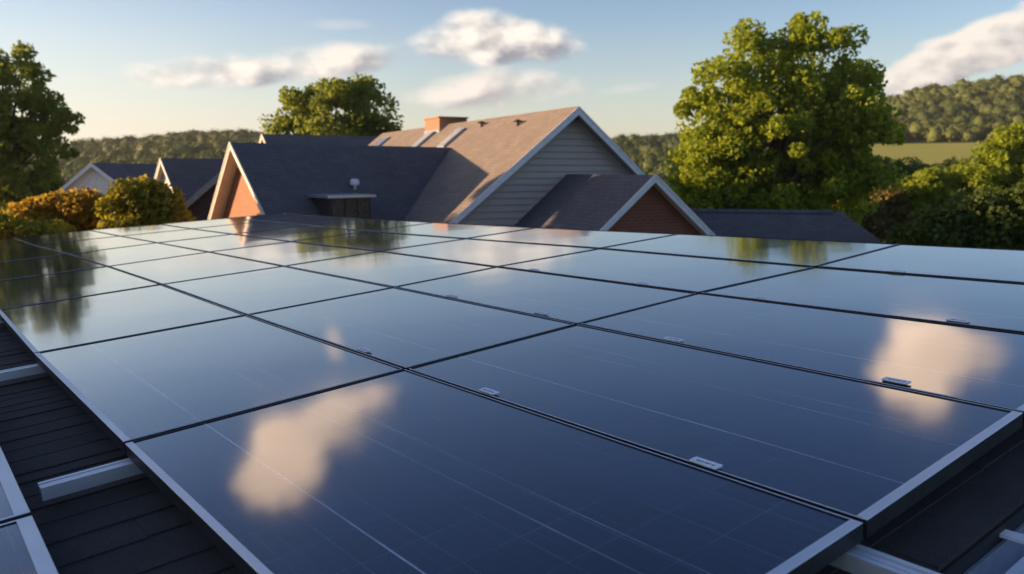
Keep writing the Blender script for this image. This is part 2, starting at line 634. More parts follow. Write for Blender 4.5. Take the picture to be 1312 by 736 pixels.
def leaves(centres, radii, per, size, outward=0.5, squash=0.8, shape=1.6, tint_c=None, shell=0.45):
    """leaf faces spread round clump centres; returns verts, flat faces (4 per leaf), tint"""
    n = len(centres)
    idx = np.repeat(np.arange(n), per)
    d = unit(len(idx))
    rad = (shell + (1 - shell) * rng.random(len(idx)) ** 0.6)[:, None]
    off = d * rad * radii[idx][:, None]
    off[:, 2] *= squash
    c = centres[idx] + off
    nr = d * outward + unit(len(idx)) * 0.8
    nr[:, 2] += 0.25
    nr /= np.linalg.norm(nr, axis=1, keepdims=True)
    a = np.cross(nr, unit(len(idx))); a /= np.linalg.norm(a, axis=1, keepdims=True) + 1e-9
    b = np.cross(nr, a)
    s = size * (0.6 + 0.8 * rng.random(len(idx)))[:, None]
    la, lb = s * shape * 0.5, s * 0.5
    v = np.stack([c - a * la, c - b * lb + nr * s * 0.1, c + a * la, c + b * lb + nr * s * 0.1], 1).reshape(-1, 3)
    f = np.arange(len(v))
    tint = np.clip(0.5 + 0.25 * rng.normal(size=len(idx)) + (0 if tint_c is None else tint_c[idx]), 0, 1)
    return v, f, tint


def tree(name, label, cat, base, top_z, ells, mats, nclump, per, leaf, clump_r, trunk_r=0.25, group=None,
         fork=0.35, branches=14, core=0.55, outward=0.5, shape=1.6, squash=0.8, droop=0.0, leafy=True):
    """ells: list of (centre Vector, rx, ry, rz) making the crown outline"""
    base = Vector(base)
    t = empty(name, base, label, cat, group)
    w = np.array([e[1] * e[3] for e in ells]); w = w / w.sum()
    cs = []
    while len(cs) < nclump:
        e = ells[rng.choice(len(ells), p=w)]
        d = unit(1)[0]
        rr = core + (1 - core) * rng.random() ** 0.55
        c = np.array(e[0]) + d * rr * np.array(e[1:4])
        if c[2] > base.z + 0.3:
            cs.append(c)
    cs = np.array(cs)
    rads = clump_r * (0.6 + 0.8 * rng.random(nclump))
    tc_ = 0.16 * rng.normal(size=nclump)
    v, f, ti = leaves(cs, rads, per, leaf, outward, squash, shape, tc_)
    if droop:
        v[:, 2] -= droop * rng.random(len(v) // 4).repeat(4) ** 2
    v -= np.array(base)
    fast_mesh('foliage', v, f, 4, mats, t, ti)
    # trunk and limbs, one continuous mesh
    mb = MB()
    cen = sum((Vector(e[0]) for e in ells), Vector()) / len(ells)
    fz = base.z + (top_z - base.z) * fork
    forkp = Vector((base.x + (cen.x - base.x) * 0.5, base.y + (cen.y - base.y) * 0.5, fz))
    topp = Vector((cen.x, cen.y, base.z + (top_z - base.z) * 0.8))
    mb.tube([base, base.lerp(forkp, 0.1), base.lerp(forkp, 0.6), forkp, forkp.lerp(topp, 0.5), topp],
            [trunk_r * 1.5, trunk_r * 1.1, trunk_r * 0.9, trunk_r * 0.8, trunk_r * 0.4, trunk_r * 0.1], 9)
    for k in rng.choice(len(cs), min(branches, len(cs)), replace=False):
        e = Vector(cs[k])
        s = (base.lerp(forkp, 0.75)).lerp(topp, rng.random() * 0.6)
        mid = s.lerp(e, 0.5) + Vector((0, 0, (e - s).length * 0.08))
        r0 = trunk_r * (0.25 + 0.2 * rng.random())
        mb.tube([s, mid, e], [r0, r0 * 0.6, r0 * 0.12], 6)
    mb.build('trunk', M_BARK, t, smooth=True, uv=False)
    return t


def crown(points, depth, thick=0.85):
    """ellipsoids from photo-space spots (x, y, half width, half height) at a distance"""
    res = []
    for x, y, hw, hh in points:
        k = depth / FPX
        res.append((at(x, y, depth), hw * k, max(hw, hh) * k * thick, hh * k))
    return res


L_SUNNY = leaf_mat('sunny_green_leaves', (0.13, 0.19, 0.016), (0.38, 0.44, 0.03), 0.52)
L_MID = leaf_mat('mid_green_leaves', (0.10, 0.15, 0.02), (0.29, 0.34, 0.04), 0.52)
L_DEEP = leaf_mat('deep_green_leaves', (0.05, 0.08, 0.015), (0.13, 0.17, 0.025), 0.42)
L_AUTUMN = leaf_mat('autumn_leaves', (0.16, 0.13, 0.016), (0.52, 0.34, 0.035), 0.5)
L_OLIVE = leaf_mat('olive_yellow_leaves', (0.14, 0.15, 0.016), (0.42, 0.37, 0.035), 0.5)
L_TAN = leaf_mat('tan_shrub_leaves', (0.10, 0.085, 0.02), (0.24, 0.18, 0.05), 0.3)
L_WOOD = leaf_mat('woodland_leaves', (0.050, 0.075, 0.018), (0.20, 0.22, 0.042), 0.2)

# --- big tree right of the houses
d = 43.0
big = crown([(985, 95, 62, 70), (930, 140, 58, 72), (1050, 120, 62, 88), (990, 170, 95, 85), (905, 205, 40, 70), (1085, 160, 40, 62), (1075, 215, 52, 60),
             (935, 240, 78, 48), (1020, 240, 100, 52), (958, 60, 36, 36), (1030, 50, 34, 32), (1115, 190, 24, 80), (900, 250, 42, 34), (1085, 110, 38, 44), (1104, 150, 26, 56), (900, 150, 34, 50)], d)
bp = at(990, 300, d); bp.z = 0.0
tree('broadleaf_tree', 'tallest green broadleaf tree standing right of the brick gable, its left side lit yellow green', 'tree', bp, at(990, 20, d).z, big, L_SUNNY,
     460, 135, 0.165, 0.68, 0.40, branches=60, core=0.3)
# --- round tree behind the houses
d = 58.0
rt = crown([(425, 145, 62, 42), (378, 152, 34, 28), (470, 148, 38, 36), (440, 120, 44, 24), (430, 170, 78, 22), (400, 128, 30, 18)], d)
bp = at(428, 250, d); bp.z = 0
tree('round_tree', 'dome crowned dark green tree rising behind the slate roofed wing', 'tree', bp, at(425, 98, d).z, rt, L_MID,
     180, 95, 0.18, 0.72, 0.34, branches=50, core=0.35)
# --- airy tree at the left edge
d = 47.0
lt = crown([(22, 110, 30, 50), (5, 150, 46, 60), (55, 160, 38, 45), (24, 208, 54, 50), (76, 178, 20, 34), (40, 240, 44, 30), (-30, 180, 60, 110), (-20, 260, 60, 40),
            (-70, 140, 60, 90), (10, 260, 60, 25), (88, 155, 14, 22)], d)
bp = at(-15, 300, d); bp.z = 0
tree('feathery_tree', 'loose feathery dark green tree filling the left edge', 'tree', bp, at(20, 60, d).z, lt, L_MID,
     360, 110, 0.135, 0.50, 0.34, branches=90, core=0.2, shape=2.4, outward=0.2)
# --- shrubs on the left, lit from the left
d = 23.0
s1 = crown([(98, 268, 34, 18), (66, 274, 26, 20), (126, 276, 18, 18), (50, 285, 30, 22), (100, 290, 50, 16)], d)
bp = at(90, 300, d); bp.z = 0
tree('autumn_shrub', 'orange and gold autumn shrub in front of the white gabled house', 'shrub', bp, at(90, 240, d).z, s1, L_AUTUMN,
     120, 150, 0.09, 0.36, 0.12, branches=16, core=0.3)
d = 22.0
s2 = crown([(180, 250, 30, 20), (168, 268, 30, 24), (205, 270, 24, 22), (185, 290, 48, 18)], d)
bp = at(182, 300, d); bp.z = 0
tree('olive_bush', 'rounded olive yellow bush left of the orange brick gable', 'shrub', bp, at(182, 230, d).z, s2, L_OLIVE,
     110, 150, 0.085, 0.34, 0.12, branches=14, core=0.3)
s3 = crown([(15, 298, 40, 14), (52, 300, 34, 12), (-20, 290, 30, 16)], 19.0)
bp = at(30, 310, 19); bp.z = 0
tree('low_shrub', 'low bright green shrub peeping over the far left corner of the panels', 'shrub', bp, at(30, 280, 19).z, s3, L_OLIVE,
     42, 120, 0.07, 0.28, 0.08, branches=8, core=0.3)
# --- right side bushes
right = [
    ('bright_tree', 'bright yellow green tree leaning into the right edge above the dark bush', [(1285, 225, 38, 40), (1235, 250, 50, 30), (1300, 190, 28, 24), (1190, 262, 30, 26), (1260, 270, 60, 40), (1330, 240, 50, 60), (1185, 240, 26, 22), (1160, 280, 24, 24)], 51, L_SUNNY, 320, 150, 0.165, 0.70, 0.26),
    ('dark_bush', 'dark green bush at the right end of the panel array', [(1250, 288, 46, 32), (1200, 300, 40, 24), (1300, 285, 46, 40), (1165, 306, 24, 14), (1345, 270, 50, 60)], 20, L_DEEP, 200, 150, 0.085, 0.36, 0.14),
    ('tan_shrub', 'tan brown shrub just right of the low hipped roof', [(1138, 262, 20, 22), (1120, 285, 24, 24), (1155, 280, 16, 22)], 50, L_TAN, 80, 150, 0.16, 0.52, 0.1),
    ('yellow_shrub', 'small yellow green shrub above the ridge end of the low hipped roof', [(1098, 262, 18, 14), (1085, 275, 22, 18), (1175, 258, 18, 18)], 52, L_OLIVE, 70, 140, 0.16, 0.52, 0.1),
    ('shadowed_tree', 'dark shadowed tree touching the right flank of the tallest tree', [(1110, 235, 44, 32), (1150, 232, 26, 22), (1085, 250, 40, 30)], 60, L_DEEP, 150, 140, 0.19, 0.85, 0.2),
]
for nm, lb, pts, dd, mt, nc, per, lf, cr_, tr_ in right:
    c = crown(pts, dd)
    bp = at(pts[0][0], 300, dd); bp.z = 0
    tree(nm, lb, 'tree' if 'tree' in nm else 'shrub', bp, max(e[0].z + e[3] for e in c), c, mt, nc, per, lf, cr_, tr_, branches=14, core=0.3)
# hedgerow trees by the meadow, each its own
hedge = [
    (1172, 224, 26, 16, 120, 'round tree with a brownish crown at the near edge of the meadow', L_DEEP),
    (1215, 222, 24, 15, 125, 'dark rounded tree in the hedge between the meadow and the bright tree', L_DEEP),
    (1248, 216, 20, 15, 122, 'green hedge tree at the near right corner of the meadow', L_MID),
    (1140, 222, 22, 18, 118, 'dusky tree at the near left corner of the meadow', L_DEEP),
    (1255, 176, 22, 12, 275, 'rounded tree at the far right edge of the meadow', L_TAN),
    (1288, 180, 13, 12, 200, 'small olive tree standing in the right side of the meadow', L_OLIVE),
    (1150, 166, 14, 14, 285, 'pale tan tree at the foot of the wooded hill', L_TAN),
]
for x, y, hw, hh, dd, lb, mt in hedge:
    c = crown([(x, y, hw, hh), (x - hw * .4, y + hh * .5, hw * .7, hh * .7), (x + hw * .5, y + hh * .4, hw * .6, hh * .8)], dd)
    az = math.degrees(math.atan2(c[0][0].x, c[0][0].y)); rr = math.hypot(c[0][0].x, c[0][0].y)
    gz = float(terrain(np.array([az]), np.array([rr]))[0])
    bp = Vector((c[0][0].x, c[0][0].y, min(gz, c[0][0].z - 1)))
    tree('hedge_tree', lb, 'tree', bp, c[0][0].z + c[0][3], c, mt, 70, 110, 0.0042 * dd * 0.55, dd * 0.0062, 0.2, 'trees round the meadow', branches=8, core=0.3)
# unseen tree added on the left that keeps the low sun off our roof
c = [(Vector((-16, 4.5, 6.5)), 3.0, 3.2, 3.4), (Vector((-15, 8.0, 6.0)), 2.6, 2.8, 3.0), (Vector((-17, 1.0, 7.5)), 3.0, 3.0, 3.5), (Vector((-16, -2.5, 7)), 3, 3, 3.5), (Vector((-17.5, 12, 7)), 3, 3, 3.5)]
tree('garden_tree', 'broad unseen tree added left of the house to shade its roof', 'tree', (-16, 3.2, 0), 11.0, c, L_MID,
     420, 120, 0.22, 0.8, 0.3, branches=20, core=0.1)


c = [(Vector((-17.0, 21.6, CZ + 1.7)), 1.2, 1.5, 0.9), (Vector((-17.2, 20.4, CZ + 1.2)), 1.3, 1.6, 0.9)]  # unseen tree added to keep low sun off the brick wing's left slope
tree('garden_tree', 'narrow unseen tree added beyond the left wing to shade the brick wing roof', 'tree', (-17.2, 21.0, 0), CZ + 2.6, c, L_MID,
     150, 130, 0.16, 0.42, 0.2, branches=14, core=0.1)


# --- woodland: far-off mass of crowns on the hills
def woodland():
    cs, rad, tn = [], [], []
    tries = 0
    while len(cs) < 4600 and tries < 90000:
        tries += 1
        az = rng.uniform(-37, 37)
        r = math.sqrt(rng.uniform(130 ** 2, 436 ** 2))
        x, y = math.sin(R(az)) * r, math.cos(R(az)) * r
        if az > 14 and r < 278: continue
        if -14 < az < 5 and r < 250: continue
        if az < 14 and r < 150 + 20 * math.sin(az): continue
        z = float(terrain(np.array([az]), np.array([r]))[0])
        rr = rng.uniform(1.5, 3.8)
        cs.append((x, y, z + rr * rng.uniform(0.45, 0.8))); rad.append(rr)
        patch = noise.noise(Vector((x * 0.012, y * 0.012, 3)))
        tn.append(0.5 * patch + rng.normal() * 0.12 - 0.02)
    return np.array(cs), np.array(rad), np.array(tn)


wc, wr_, wtn = woodland()
v, f, ti = leaves(wc, wr_, 160, 0.40, outward=1.3, squash=0.95, shape=1.3, tint_c=wtn, shell=0.72)
# a lumpy solid inside each crown
nu, nv_ = 9, 6
sph = []
for a in range(nv_ + 1):
    for b in range(nu):
        th_, ph_ = math.pi * a / nv_, 2 * math.pi * b / nu
        sph.append((math.sin(th_) * math.cos(ph_), math.sin(th_) * math.sin(ph_), math.cos(th_)))
sph = np.array(sph)
sf = np.array([(a * nu + b, a * nu + (b + 1) % nu, (a + 1) * nu + (b + 1) % nu, (a + 1) * nu + b) for a in range(nv_) for b in range(nu)])
lump = 0.64 * (1 + 0.16 * rng.normal(size=(len(wc), len(sph), 1)))
cv = (wc[:, None, :] + sph[None] * lump * wr_[:, None, None] * np.array([1, 1, 0.95])).reshape(-1, 3)
cf = (sf[None] + (np.arange(len(wc)) * len(sph))[:, None, None] + len(v)).reshape(-1)
v = np.concatenate([v, cv]); f = np.concatenate([f, cf])
ti = np.concatenate([ti, np.repeat(np.clip(0.35 + wtn, 0, 1), len(sf))])
tagp(fast_mesh('woodland', v, f, 4, L_WOOD, None, ti), 'dense mixed wood covering the hills behind the houses', None, None, 'stuff')

# ------------------------------------------------------------------ houses
class Frame:
    """local frame: x right across the gable, y along the ridge away from the gable, z up"""
    def __init__(self, p, az):
        self.p = Vector(p)
        a = R(az)
        self.y = Vector((math.sin(a), math.cos(a), 0))
        self.x = Vector((math.cos(a), -math.sin(a), 0))

    def __call__(self, x, y, z):
        return self.p + self.x * x + self.y * y + Vector((0, 0, z))


def gable(F, length, wl, wr, pl, pr, root, wall_mat, roof_mat, trim_mat, pre='', rake_ov=0.35, base_z=0.0, eave_ov=0.35,
          board=0.2, wall=True, siding=False, back=True, wall_l=None, wall_r=None, soffit_mat=None):
    """gabled block hung from its ridge apex (F origin is the apex of the roof at the wall plane)"""
    th = 0.10
    gz = base_z - F.p.z
    zl, zr = -pl * wl, -pr * wr
    nm = lambda s: (pre + '_' + s) if pre else s
    # roof: two slabs, butting on the ridge line
    mb = MB()
    y0 = -rake_ov
    mb.prism([F(0, y0, 0), F(-wl - eave_ov, y0, -pl * (wl + eave_ov)), F(-wl - eave_ov, y0, -pl * (wl + eave_ov) - th), F(0, y0, -th)], F.y * (length + rake_ov))
    mb.prism([F(0.0, y0, 0), F(wr + eave_ov, y0, -pr * (wr + eave_ov)), F(wr + eave_ov, y0, -pr * (wr + eave_ov) - th), F(0.0, y0, -th)], F.y * (length + rake_ov))
    roof = mb.build(nm('roof'), roof_mat, root)
    # bargeboards along both rakes
    for sgn, w, p in ((-1, wl, pl), (1, wr, pr)):
        mb = MB()
        q = w + eave_ov
        yb = y0 - 0.035
        zt = 0.012
        mb.prism([F(0, yb, zt), F(sgn * q, yb, -p * q + zt), F(sgn * q, yb, -p * q + zt - board), F(0, yb, zt - board * 1.15)], F.y * 0.032)
        # thin crown strip proud of the board
        mb.prism([F(0, yb - 0.02, zt + 0.012), F(sgn * (q + .01), yb - 0.02, -p * q + zt + 0.012), F(sgn * (q + .01), yb - 0.02, -p * q + zt - 0.05), F(0, yb - 0.02, zt - 0.05)], F.y * 0.018)
        mb.build(nm('bargeboard'), trim_mat, root)
        # soffit under the overhang
        mb = MB()
        mb.prism([F(0, y0 + 0.004, -th - 0.004), F(sgn * q, y0 + 0.004, -p * q - th - 0.004), F(sgn * q, y0 + 0.004, -p * q - th - 0.03), F(0, y0 + 0.004, -th - 0.03)], F.y * (rake_ov + 0.02))
        mb.build(nm('soffit'), soffit_mat or M_SOFFIT, root)
    if wall:
        xl = -wl if wall_l is None else -wall_l
        xr = wr if wall_r is None else wall_r
        t = th + 0.01
        mb = MB()
        if siding:
            # real lapped boards on the gable face
            hgt = 0.19
            apex = -t - 0.02
            z = apex
            mb.prism([F(xl + .02, 0.012, gz), F(xr - .02, 0.012, gz), F(xr - .02, 0.012, pr * -xr - t), F(0, 0.012, -t), F(xl + .02, 0.012, pl * xl - t)], F.y * (length - 0.02))
            while z > gz + 0.05:
                zb = z - hgt
                xa = max(xl, zb / pl + 0.0 + t / pl * 0) if zb > pl * xl else xl
                xb = min(xr, -zb / pr) if zb > -pr * xr else xr
                ta = max(xl, (z + t) / pl) if z + t > pl * xl else xl
                tb = min(xr, -(z + t) / pr) if z + t > -pr * xr else xr
                ta, tb = min(ta, -0.01), max(tb, 0.01)
                xa2 = max(xl, (zb + t) / pl); xb2 = min(xr, -(zb + t) / pr)
                mb.add([F(ta, 0.006, z), F(tb, 0.006, z), F(xb2, -0.040, zb), F(xa2, -0.040, zb), F(xb2, 0.006, zb), F(xa2, 0.006, zb)],
                       [(0, 1, 2, 3), (3, 2, 4, 5)])
                z -= hgt
        else:
            mb.prism([F(xl, 0, gz), F(xr, 0, gz), F(xr, 0, -pr * xr - t), F(0, 0, -t), F(xl, 0, pl * xl - t)], F.y * (length - 0.02))
        mb.build(nm('wall'), wall_mat, root)
    return roof


# ---- main house: grey siding gable, brown roof
house = empty('siding_house', (1.7, 26, 0), 'large house with grey siding gable, weathered brown roof, brick chimney and two lower gabled wings', 'house')
FM = Frame((1.735, 24.0, CZ + 1.80), -26)
gable(FM, 19.0, 6.2, 4.6, 0.80, 0.83, house, M_SIDING, M_BROWN, M_TRIM, rake_ov=0.42, board=0.20, siding=True, soffit_mat=M_LEAD)
# ridge cap
mb = MB()
for s in range(62):
    y = -0.42 + s * 0.31
    mb.prism([FM(-0.14, y, -0.10), FM(0, y, 0.028), FM(0.14, y, -0.10), FM(0.13, y, -0.12), FM(0, y, 0.008), FM(-0.13, y, -0.12)], FM.y * 0.30)
mb.build('ridge_cap', M_BROWN, house)
# chimney
yc = 9.9
mb = MB().prism([FM(-0.35, yc, -1.2), FM(0.85, yc, -1.2), FM(0.85, yc, 0.27), FM(-0.35, yc, 0.27)], FM.y * 1.7)
ch = mb.build('chimney', M_OBRICK, house)
MB().prism([FM(-0.40, yc - .05, 0.273), FM(0.90, yc - .05, 0.273), FM(0.90, yc - .05, 0.33), FM(-0.40, yc - .05, 0.33)], FM.y * 1.8).build('chimney_cap', M_OBRICK, ch)
MB().prism([FM(-0.38, yc - .03, -0.45), FM(0.0, yc - .03, -0.14), FM(0.0, yc - .03, 0.06), FM(-0.38, yc - .03, -0.20)], FM.y * 1.76).build('flashing', M_LEAD, ch)
# skylights on the left slope, just under the ridge
M_SKYGLASS = plain('pale_skylight_glass', (0.16, 0.18, 0.21), 0.2, var=0.05)
for y, h in ((7.0, 0.75), (10.2, 0.8), (16.3, 1.1)):
    def S(dy, dx, dz):
        return FM(-0.45 - dx, y + dy, -0.80 * (0.45 + dx) + dz)
    fr_ = MB()
    fr_.prism([S(0, 0, 0.0), S(h, 0, 0.0), S(h, 0.85, 0.0), S(0, 0.85, 0.0)], (0, 0, 0.12))
    fo = fr_.build('skylight', M_LEAD, house)
    MB().prism([S(0.07, 0.07, 0.123), S(h - .07, 0.07, 0.123), S(h - .07, 0.78, 0.123), S(0.07, 0.78, 0.123)], (0, 0, 0.012)).build('pane', M_SKYGLASS, fo)
# roof vents
for y, x in ((2.5, 0.5), (5.7, 0.35)):
    p = FM(-x, y, -0.8 * x - 0.02)
    v1 = MB().tube([p, p + Vector((0, 0, 0.13)), p + Vector((0, 0, 0.16))], [0.06, 0.06, 0.06], 10).build('roof_vent', M_DARKWIN, house)
    MB().tube([p + Vector((0, 0, 0.14)), p + Vector((0, 0, 0.18)), p + Vector((0, 0, 0.22))], [0.16, 0.13, 0.02], 12).build('vent_hood', M_DARKWIN, v1)

# ---- right brick wing
FB = Frame((3.41, 20.27, CZ - 0.12), -26)
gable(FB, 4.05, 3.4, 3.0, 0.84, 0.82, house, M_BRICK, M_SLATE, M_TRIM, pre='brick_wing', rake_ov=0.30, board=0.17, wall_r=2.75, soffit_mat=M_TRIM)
# ---- left wing with the sunlit orange brick gable
P0 = at(311, 183, 24.0)
FL = Frame(P0, 48)
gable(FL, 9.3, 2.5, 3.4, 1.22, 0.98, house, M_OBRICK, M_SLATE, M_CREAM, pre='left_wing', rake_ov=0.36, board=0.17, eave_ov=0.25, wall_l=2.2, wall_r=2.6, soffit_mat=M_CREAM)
# flat topped dormer on that wing's near slope
def LS(x, y, z): return FL(x, y, -0.98 * x + z)
dm = MB().prism([LS(1.75, 1.3, -0.35), LS(2.7, 1.3, -0.25), FL(2.7, 1.3, -0.98 * 1.75 + 0.12), FL(1.6, 1.3, -0.98 * 1.75 + 0.12)], FL.y * 1.35).build('dormer', M_DARKWIN, house)
MB().prism([FL(1.5, 1.18, -0.98 * 1.75 + 0.123), FL(2.82, 1.18, -0.98 * 1.75 + 0.123), FL(2.82, 1.18, -0.98 * 1.75 + 0.20), FL(1.5, 1.18, -0.98 * 1.75 + 0.20)], FL.y * 1.59).build('dormer_roof', M_METAL, dm)
for k in range(3):
    MB().prism([FL(2.703, 1.36 + k * .43, -1.55), FL(2.703, 1.36 + k * .43 + .36, -1.55), FL(2.703, 1.36 + k * .43 + .36, -2.2), FL(2.703, 1.36 + k * .43, -2.2)], FL.x * 0.02).build('dormer_panel', M_BARK, dm)
p = LS(1.42, 2.9, 0.0)
vt = MB().tube([p, p + Vector((0, 0, .14))], [0.05, 0.05], 10).build('roof_vent', M_METAL, house)
MB().tube([p + Vector((0, 0, .12)), p + Vector((0, 0, .16)), p + Vector((0, 0, .28)), p + Vector((0, 0, .32))], [0.11, 0.14, 0.14, 0.08], 12).build('vent_cap', M_TRIM, vt)

# ---- low hipped roof right of the brick gable
hip = empty('hipped_garage', (8, 24, 0), 'low building with a dark slate hipped roof below the tallest tree', 'garage')
A, B = at(880, 269, 24.6), at(1076, 265, 23.6)
B.z = A.z
hx = (B - A).normalized(); hy = Vector((-hx.y, hx.x, 0))
def H(x, y, z): return A + hx * x + hy * y + Vector((0, 0, z))
Lr = (B - A).length
pt, hw_ = 0.78, 3.2
vs = [H(-3, 0, 0), H(Lr, 0, 0), H(Lr + hw_ * .95, -hw_, -pt * hw_), H(-3, -hw_, -pt * hw_), H(Lr + hw_ * .95, hw_, -pt * hw_), H(-3, hw_, -pt * hw_)]
vs2 = [q - Vector((0, 0, .1)) for q in vs]
fs = [(0, 1, 2, 3), (1, 4, 2), (1, 0, 5, 4)]
n6 = len(vs)
allf = fs + [tuple(i + n6 for i in f_)[::-1] for f_ in fs] + [(3, 2, 2 + n6, 3 + n6), (2, 4, 4 + n6, 2 + n6), (4, 5, 5 + n6, 4 + n6), (5, 0, n6, 5 + n6), (0, 3, 3 + n6, n6)]
MB().add(vs + vs2, allf).build('roof', M_SLATE, hip)
zw = A.z - pt * (hw_ - .4) - .1
MB().prism([H(-2.7, -hw_ + .4, zw - A.z - .02), H(Lr + hw_ * .95 - .4, -hw_ + .4, zw - A.z - .02), H(Lr + hw_ * .95 - .4, hw_ - .4, zw - A.z - .02), H(-2.7, hw_ - .4, zw - A.z - .02)],
           (0, 0, -zw + .02)).build('wall', M_BRICK, hip)
# ridge caps on the hip and the ridge
mb = MB()
for a_, b_ in ((vs[0], vs[1]), (vs[1], vs[2]), (vs[1], vs[4])):
    dr = (b_ - a_); L = dr.length; dr.normalize()
    side = dr.cross(Vector((0, 0, 1))).normalized()
    n_ = int(L / 0.3)
    for k in range(n_):
        o_ = a_ + dr * (k * 0.3)
        mb.prism([o_ - side * .12 - Vector((0, 0, .055)), o_ + Vector((0, 0, .035)), o_ + side * .12 - Vector((0, 0, .055))], dr * 0.29)
mb.build('ridge_cap', M_SLATE, hip)

# ---- houses further back
def small_house(name, label, p, az, length, wl, wr, pitch, wall, roof, trim, base=0.0, **k):
    e = empty(name, (p.x, p.y, base), label, 'house')
    gable(Frame(p, az), length, wl, wr, pitch, pitch, e, wall, roof, trim, base_z=base, **k)
    return e


M_PINK = plain('pale_clapboard', (0.62, 0.50, 0.42), 0.8)
M_DUSK = shingle_mat('dusky_purple_shingles', (0.055, 0.050, 0.058), (0.07, 0.062, 0.07), (0.03, 0.028, 0.033))
hs = small_house('white_house', 'small white gabled house with a dark roof at the far left', at(121, 209, 46), 2, 9.0, 3.4, 3.4, 0.78, M_WHITEWALL, M_SLATE, M_TRIM)
hs2 = small_house('slate_house', 'dark steep roofed house with a pale gable top left of the orange brick gable', at(213, 203, 37), 42, 9.0, 2.2, 3.0, 1.35, M_PINK, M_SLATE, M_CREAM, eave_ov=0.2, rake_ov=0.25)
hs3 = small_house('dusky_house', 'dusky roofed house half hidden between the olive bush and the orange brick gable', at(290, 217, 28), -6, 8.0, 3.0, 3.0, 0.86, M_DUSK, M_DUSK, M_LEAD, eave_ov=0.25, rake_ov=0.3)
pv = at(302, 270, 25.5)
hs4 = small_house('rear_house', 'house whose dark ridge and pale gable tip show just above the left wing roof', at(345, 172, 42), 58, 14, 4.0, 4.0, 0.75, M_OBRICK, M_SLATE, M_CREAM)

# ------------------------------------------------------------------ our roof plane
PU = Vector((0.7848568740412732, 0.6152918334753515, 0.07359107913803882))
PV = Vector((-0.6156965248560897, 0.7877357257479746, -0.019753877099090832))
PN = Vector((-0.07012472139192603, -0.029805805455512084, 0.9970928429242949))
PO = Vector((-0.03224456295872403, 1.0112239838131543, -0.8211776035067183 + CZ))


def pl(u, v, w=0.0):
    return PO + PU * u + PV * v + PN * w


ROOF_W = -0.125
own = empty('home_roof', (-2.0, 6.0, 0), 'near house roof of black asphalt shingles under the solar panels', 'house')
def black_shingle():
    m, t, b = new_mat('black_asphalt_shingles')
    tcn = t.node('ShaderNodeTexCoord')
    P_ = tcn.outputs['Object']
    g = t.noise(P_, 260, 3, 0.7)
    s = t.noise(P_, 6, 5, 0.6)
    c = t.mix(s, (0.034, 0.029, 0.025, 1), (0.080, 0.069, 0.060, 1))
    c = t.mix(t.m('MULTIPLY', t.smooth(g, 0.56, 0.75), 0.7), c, (0.24, 0.21, 0.18, 1))
    t.set(b, 'Base_Color', c)
    b.inputs['Roughness'].default_value = 0.85
    b.inputs['Specular IOR Level'].default_value = 0.35
    hb = t.m('ADD', t.m('MULTIPLY', g, 0.35), t.m('MULTIPLY', t.noise(P_, 45, 4, 0.6), 0.65))
    bp = t.node('ShaderNodeBump', i_Height=hb, i_Strength=1.0)
    bp.inputs['Distance'].default_value = 0.006
    t.l.new(bp.outputs[0], b.inputs['Normal'])
    return m


M_BLACK = black_shingle()
mb = MB()
V0, V1, U0, U1 = -0.10, 13.9, -3.0, 5.15
cw = 0.145
v = V0
row = 0
while v < V1:
    cw = random.choice((0.10, 0.13, 0.145, 0.16, 0.19))
    hrow = random.choice((0.0, 0.0015, 0.003, 0.0035))
    u = U0 - random.random() * 0.3
    near = v < 5
    step = 1.0 if near else 3.0
    while u < U1:
        L = random.uniform(0.5, 1.3) * (1 if near else 6)
        ue = min(u + L, U1)
        h = 0.0015 + hrow + random.choice((0, 0, 0.0015)) + random.uniform(0, 0.0006)
        vb = v - random.uniform(-0.006, 0.006)
        a0, a1 = max(u, U0), ue - 0.001
        if a1 > a0:
            # tab: thick butt towards the lower v edge, thin at the top
            mb.add([pl(a0, vb, ROOF_W + h), pl(a1, vb, ROOF_W + h + random.uniform(-.001, .001)), pl(a1, v + cw + 0.01, ROOF_W + 0.0005), pl(a0, v + cw + 0.01, ROOF_W + 0.0005),
                    pl(a0, vb, ROOF_W - 0.004), pl(a1, vb, ROOF_W - 0.004)],
                   [(0, 1, 2, 3), (4, 5, 1, 0), (4, 0, 3), (5, 2, 1)])
        u = ue
    v += cw
    row += 1
mb.box(pl(U0, V0 + 0.002, ROOF_W - 0.03), PU * (U1 - U0), PV * (V1 - V0), PN * 0.028)
mb.build('roof', M_BLACK, own, uv=False)
# walls of the house below, set in from the roof edge
cns = [pl(U0 + .3, V0 + .3, 0), pl(U1 - .3, V0 + .3, 0), pl(U1 - .3, V1 - .3, 0), pl(U0 + .3, V1 - .3, 0)]
mb = MB()
tp = [q + PN * (ROOF_W - 0.032) for q in cns]
bt = [Vector((q.x, q.y, 0)) for q in tp]
mb.add(tp + bt, [(0, 1, 2, 3), (7, 6, 5, 4)] + [(i, (i + 1) % 4, (i + 1) % 4 + 4, i + 4) for i in range(4)])
mb.build('wall', M_BRICK, own)
